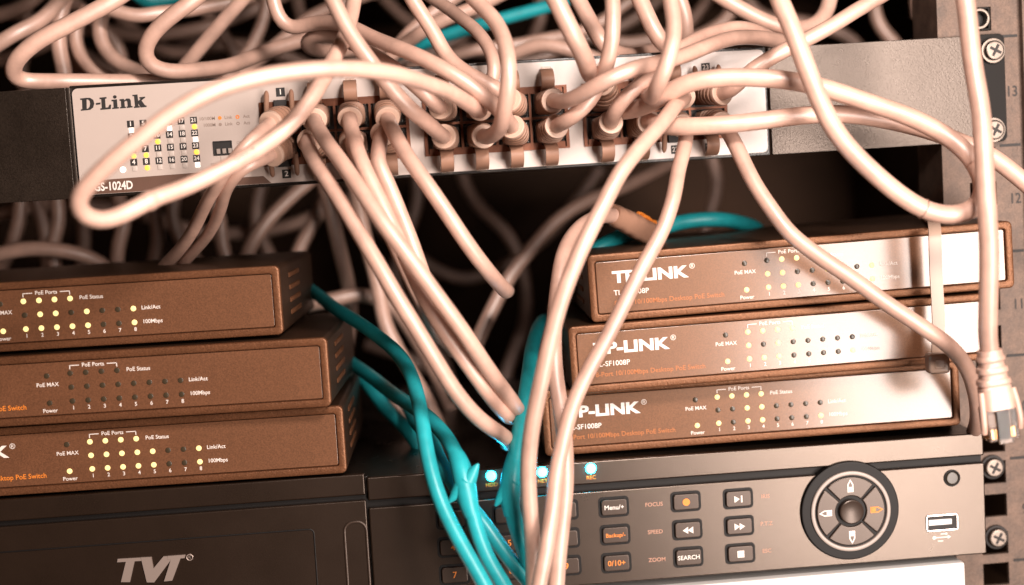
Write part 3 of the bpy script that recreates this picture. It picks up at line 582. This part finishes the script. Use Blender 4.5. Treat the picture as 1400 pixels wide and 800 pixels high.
# cable plugged at the back, bent over the right stack and falling over the keypad
def back_plug(t, C, s, F, base):
    a, b = at(835, 292, 2)-base, at(893, 322, 26)-base; d = (b-a).normalized(); n = Vector((0, -.5, .85)); n = (n-d*n.dot(d)).normalized(); fr = (n, d.cross(n)); L = (b-a).length
    sweep(MB(), [a+d*L*k/20 for k in range(21)], None, 20, [fr]*21, lambda k: (4.5+2*k/20, 4.2+1.2*k/20+(.35 if (k//2) % 2 and k < 14 else 0), .8-.3*k/20)).build('boot', 'boot_rubber', t)
    for q in (-1.6, 1.2): sweep(MB(), [a+d*L*(.55+.06*k)+n*(5.3+.4*math.sin(k))+fr[1]*q for k in range(8)], lambda i: .8, 8).build('orange_wire', 'orange_wire', t)
cable('cream cable with a torn plug lying on the glossy desktop switches, falling beside the keypad', [(846,296,4),(834,294,0),(812,299,-8),(790,314,-16),(770,348,-28),(760,402,-36),(756,459,-40),(760,515,-44),(767,560,-48),(772,610,-51),(774,660,-54),(771,710,-56),(765,760,-60),(760,810,-62),(758,835,-62)], r=3.1, m='cream_pvc', extra=back_plug, group='patch cables of the white switch')

# teal cables
GT = 'teal cables over the recorder'
cable('teal cable falling in one long curve over the left keys of the recorder', [(300,380,150),(390,385,110),(430,400,70),(458,420,44),(500,447,22),(540,481,0),(562,515,-20),(573,557,-38),(580,600,-48),(591,645,-55),(606,689,-60),(624,728,-63),(645,767,-65),(664,802,-66),(678,830,-66)], m='teal_pvc', r=2.9, group=GT)
def fork(pts, w0, tips):
    def fn(t, C, s, F, base):
        P2 = [at(*p)-base for p in pts]; c = spline(P2, 1.2); N = len(c)-1
        sweep(MB(), c, lambda i: 3.0+w0*math.sin(math.pi*i/N)**.8, 16).build('boot', 'teal_pvc', t)
        for a, b in tips:
            a, b = at(*a)-base, at(*b)-base; cc = [a.lerp(b, k/8) for k in range(9)]
            sweep(MB(), cc, lambda i: 3.6*(1-i/8)**.75+.4, 14).build('latch_guard', 'teal_pvc', t)
    return fn
cable('teal cable with a two pointed boot hanging beside the blue lights', [(340,440,160),(420,465,110),(470,490,70),(540,540,20),(591,576,-20),(614,602,-34),(628,630,-42),(636,656,-47),(641,686,-50),(651,728,-52),(667,766,-54),(690,802,-57),(704,830,-58)], m='teal_pvc', r=3.0, group=GT, extra=fork([(622,618,-39),(630,638,-44),(635,658,-47),(641,690,-50),(646,706,-51)], 1.2, [((636,664,-47.5),(654,634,-49)), ((637,658,-47.5),(614,687,-49))]))
cable('short shaded teal cable tucked behind the two pointed boot', [(400,500,160),(490,520,100),(545,545,60),(570,575,20),(590,604,-8),(601,629,-24),(620,659,-34),(640,690,-38),(658,712,-42),(676,740,-45),(698,770,-47),(724,798,-49),(740,820,-50)], m='teal_pvc', r=3.0, group=GT)
cable('teal cable with a pointed boot falling behind the long cream cable', [(860,470,160),(800,448,120),(757,436,80),(737,446,40),(729,475,12),(724,505,-12),(715,570,-36),(707,615,-45),(699,655,-50),(697,688,-52),(703,715,-52),(716,750,-50),(728,792,-47),(733,825,-46)], m='teal_pvc', r=3.1, group=GT, extra=fork([(706,618,-45),(700,648,-49),(697,675,-51),(700,705,-52)], 1.0, [((701,658,-50),(677,692,-52))]))
cable('teal cable lying on top of the glossy desktop switches', [(760,420,60),(800,350,26),(840,326,30),(860,318,40),(905,312,46),(940,304,50),(985,301,52),(1018,306,64),(1040,318,86),(1060,345,110)], m='teal_pvc', r=3.4, group=GT)
cable('blurred teal cable crossing the dark above the middle port block', [(540,75,120),(590,56,110),(650,36,105),(755,8,100),(800,-15,95)], m='teal_pvc', r=3.2, group=None)
cable('blurred teal cable deep behind the left stack', [(380,440,160),(440,470,110),(480,500,90),(530,560,60),(560,590,40),(590,640,30),(610,680,20)], m='teal_pvc', r=3.2, group=None)
cable('blurred teal cable peeping out at the top above the logo', [(170,-25,90),(205,2,95),(240,-4,100),(280,-30,100)], m='teal_pvc', r=4, group=None)

# cables above the white switch, in front of the dark
GU = 'cables heaped above the white switch'
cable('cream cable folded in a hairpin on top of the left ear', [(185,-20,6),(155,1,4),(97,32,2),(46,60,2),(20,84,4),(15,101,8),(24,111,12),(45,113,14),(85,114,16),(155,112,24),(230,110,34),(300,110,46)], r=3.45, group=GU)
cable('cream cable bent in a round U above the logo', [(290,-22,10),(264,1,8),(232,24,8),(206,50,10),(198,73,13),(209,92,16),(234,100,20),(271,97,28),(310,90,38),(350,75,50),(411,56,62),(450,45,70)], r=3.3, group=GU)
up = [('shaded cable leaning right between the round U and the hanging bend', [(340,-10,60),(318,14,62),(280,58,66),(252,92,70)], 3.2),
 ('shaded cable crossing behind the hairpin at the far left', [(-20,72,70),(20,46,70),(55,28,76),(90,-10,86)], 3.4),
 ('upright shaded cable between the hairpin and the round U', [(92,-10,92),(82,20,90),(80,60,90),(88,100,92),(90,130,92)], 3.6),
 ('shaded cable curling under beside the round U', [(155,-10,88),(138,25,86),(137,52,84),(152,78,82),(185,97,80),(235,112,80)], 3.4),
 ('outer shaded cable curling under beside the upright shaded cable', [(118,10,100),(103,42,98),(108,72,96),(130,98,94),(170,118,94)], 3.4),
 ('pale pinched cable lying across behind the round U', [(150,12,70),(185,22,70),(215,18,72),(270,12,80),(345,-6,90)], 3.2),
 ('short shaded cable dropping behind the hairpin bottom', [(100,70,110),(108,92,108),(122,118,106)], 3.2),
 ('shaded cable rising behind the middle port block', [(690,-10,60),(650,10,62),(600,30,64),(560,55,70),(520,90,76)], 3.2),
 ('second shaded cable rising behind the middle port block', [(640,-15,84),(600,12,84),(565,40,84),(535,75,86),(520,110,90)], 3.2),
 ('shaded cable bending down above the last port of the middle block', [(785,-10,10),(808,32,4),(826,62,0),(850,76,8),(880,72,24),(905,66,40)], 3.4),
 ('shaded cable slipping between the falling cables above the right block', [(870,-12,0),(884,20,-4),(900,52,-6),(925,74,4),(950,96,30)], 3.5),
 ('dark shaded cable tight behind the falling cable above the right block', [(925,-10,20),(936,20,20),(938,50,22),(934,85,34)], 3.3),
 ('brown shaded cable drooping in a bow above the right ear', [(970,-14,26),(1012,12,24),(1056,33,24),(1092,40,26),(1118,33,30),(1131,12,34),(1136,-14,38)], 3.4),
 ('shaded cable hooking behind the cable that hangs beside the rail', [(1285,-14,20),(1302,12,16),(1313,38,16),(1322,66,20)], 3.2),
 ('blurred cable end hanging above the grey ear', [(1254,-30,120),(1254,0,120),(1257,22,122)], 4.2),
 ('tangled shaded cable low above the middle block', [(700,75,90),(740,62,84),(790,72,80),(830,86,80),(870,84,84),(915,66,96)], 3.4),
 ('crooked shaded cable above the last port of the middle block', [(560,95,130),(640,70,120),(720,60,120),(800,40,126),(870,-5,130)], 3.2),
 ('pale blurred cable at the far top left corner', [(-20,25,150),(30,10,150),(60,-15,150)], 3.6),
 ('blurred cable sagging across the top between the U and the bend', [(330,100,120),(380,60,118),(430,20,118),(520,-12,120)], 3.2),
 ('blurred cable rising steeply left of the bundle top', [(300,120,140),(345,62,140),(360,20,140),(365,-20,140)], 3.2)]
for lb, pts, r_ in up: cable(lb, pts, r=r_, group=GU)
back = [[(-30,90,180),(40,70,176),(120,40,172),(200,50,170),(300,30,172),(420,-20,178)], [(20,-30,200),(40,40,196),(30,100,196),(50,160,200)], [(130,-30,220),(170,30,216),(230,70,214),(320,60,214),(420,90,216),(480,150,220)], [(240,-30,190),(300,40,186),(330,90,186),(330,150,190)], [(400,-30,210),(420,40,206),(480,80,204),(560,80,204),(640,40,206),(680,-30,210)],
 [(500,-30,240),(560,30,236),(660,70,232),(760,60,232),(860,30,234),(940,-30,240)], [(620,130,180),(680,90,176),(740,80,174),(800,50,174),(860,60,176),(930,40,180),(990,-30,186)], [(730,-30,200),(740,20,200),(720,70,204),(700,130,210)], [(850,130,150),(880,90,150),(930,60,152),(990,30,154),(1020,-30,158)], [(1000,-30,240),(1040,20,240),(1100,30,242),(1170,60,246),(1200,130,250)], [(60,-30,150),(120,20,150),(160,60,152),(170,130,156)], [(1190,-30,180),(1200,30,180),(1230,70,182),(1240,140,186)], [(300,-30,250),(280,40,250),(200,90,252),(160,150,256)], [(-30,10,230),(60,30,230),(140,90,232),(260,110,236)]]
for pts in back: cable('blurred cable in the deep shade above the white switch', pts, r=3.5, group='blurred cables above the white switch')

# blurred cables in the depth of the rack under the white switch
GB = 'blurred cables deep in the rack'
bg = [[(430,200,118),(440,240,120),(455,300,120),(470,360,124),(480,430,130),(470,500,135)], [(310,470,112),(330,380,110),(340,340,110),(365,300,112),(400,265,116),(440,230,120),(460,190,124)], [(370,460,140),(395,380,140),(415,330,140),(430,300,140),(450,250,140),(455,200,140)],
 [(260,190,120),(275,240,120),(300,300,120),(305,340,120),(330,390,120),(340,470,120)], [(165,200,130),(160,260,130),(170,300,128),(160,340,128),(158,400,130),(150,480,132)], [(70,200,120),(75,250,120),(80,300,120),(70,340,120),(85,400,120),(90,480,120)],
 [(40,200,150),(30,260,150),(25,310,150),(10,350,150),(-20,390,150)], [(35,200,170),(40,250,170),(60,310,170),(65,380,170),(60,480,170)], [(480,230,94),(500,330,90),(520,400,90),(528,440,90),(545,480,88),(590,560,84),(620,640,84),(640,700,90)], [(300,440,120),(400,420,112),(455,408,110),(490,402,112),(530,415,114),(560,450,120),(600,520,130),(640,640,140),(650,700,140)],
 [(400,470,110),(470,500,90),(500,525,84),(540,552,80),(580,590,76),(620,660,70),(630,710,70)], [(640,500,90),(660,450,94),(690,392,100),(715,355,104),(755,308,110),(800,276,116),(860,250,126),(930,215,140),(990,170,150)], [(105,190,200),(110,250,200),(115,320,200),(108,390,200),(110,480,200)], [(200,190,190),(210,280,190),(215,330,190),(205,390,190),(200,470,190)],
 [(1286,150,90),(1290,205,90),(1292,250,90),(1290,300,90),(1288,360,90)], [(-40,360,100),(-10,350,100),(40,340,100),(110,348,104),(150,375,110),(180,460,116)], [(365,190,200),(360,240,200),(350,300,200),(380,380,200),(390,460,200)], [(245,200,170),(240,255,170),(236,300,170),(262,350,172),(300,385,176),(320,470,180)], [(960,180,220),(980,250,220),(960,330,220),(940,420,220)], [(-40,310,210),(-20,300,210),(60,280,210),(180,290,215),(300,320,220),(420,300,220),(520,240,220),(560,180,220)],
 [(620,180,260),(640,260,256),(700,330,250),(720,420,246),(690,520,240),(680,640,230)], [(560,180,270),(570,280,270),(540,380,268),(600,480,266),(640,600,260)], [(470,240,280),(540,330,280),(640,380,280),(740,330,284),(820,230,290)], [(500,470,260),(580,500,256),(660,560,250),(740,560,246),(830,480,250)]]
for pts in bg: cable('blurred cable in the depth of the rack above the uncabled stack' if max(p[0] for p in pts) < 450 else 'blurred cable behind the grey ear beside the rail' if pts[0][0] > 1200 else 'blurred cable in the dark between the two stacks of desktop switches', pts, r=3.6, group=GB)

# zip tie round the two upper glossy switches
zt = thing('cable_tie', 'translucent cable tie strapped down the glossy desktop switches', 'cable tie', at(1283, 400, -40))
zb = at(1283, 400, -40)
zp = [(1268,300,30),(1273,302,-10),(1277,306,-33),(1278,318,-38),(1279,360,-38),(1281,400,-38),(1283,440,-38),(1282,480,-38),(1282,492,-37)]
C = spline([at(*p)-zb for p in zp], 1.5); m = MB(); L = []
for i, p in enumerate(C):
    tt = (C[min(i+1, len(C)-1)]-C[max(i-1, 0)]).normalized(); xx = Vector((1, 0, 0)); nn = xx.cross(tt).normalized(); rb = .55+.12*(i % 2)
    L.append([tuple(p+xx*a+nn*b_) for a, b_ in ((-2.5, -.4), (2.5, -.4), (2.5, .4), (1.7, rb), (-1.7, rb), (-2.5, .4))])
m.loops(L).build('strap', 'nylon', zt)
q = at(1281, 496, -41)-zb
MB().box(q.x-4.1, q.x+4.1, q.y-3.6, q.y+3, q.z-4, q.z+4, 1.3, 3).build('lock', 'nylon', zt)
MB().frame(q.x, q.z, 4.6, 3.8, .4, .7, q.y-3.9, q.y-3, .2).build('lock_mouth', 'nylon', zt)
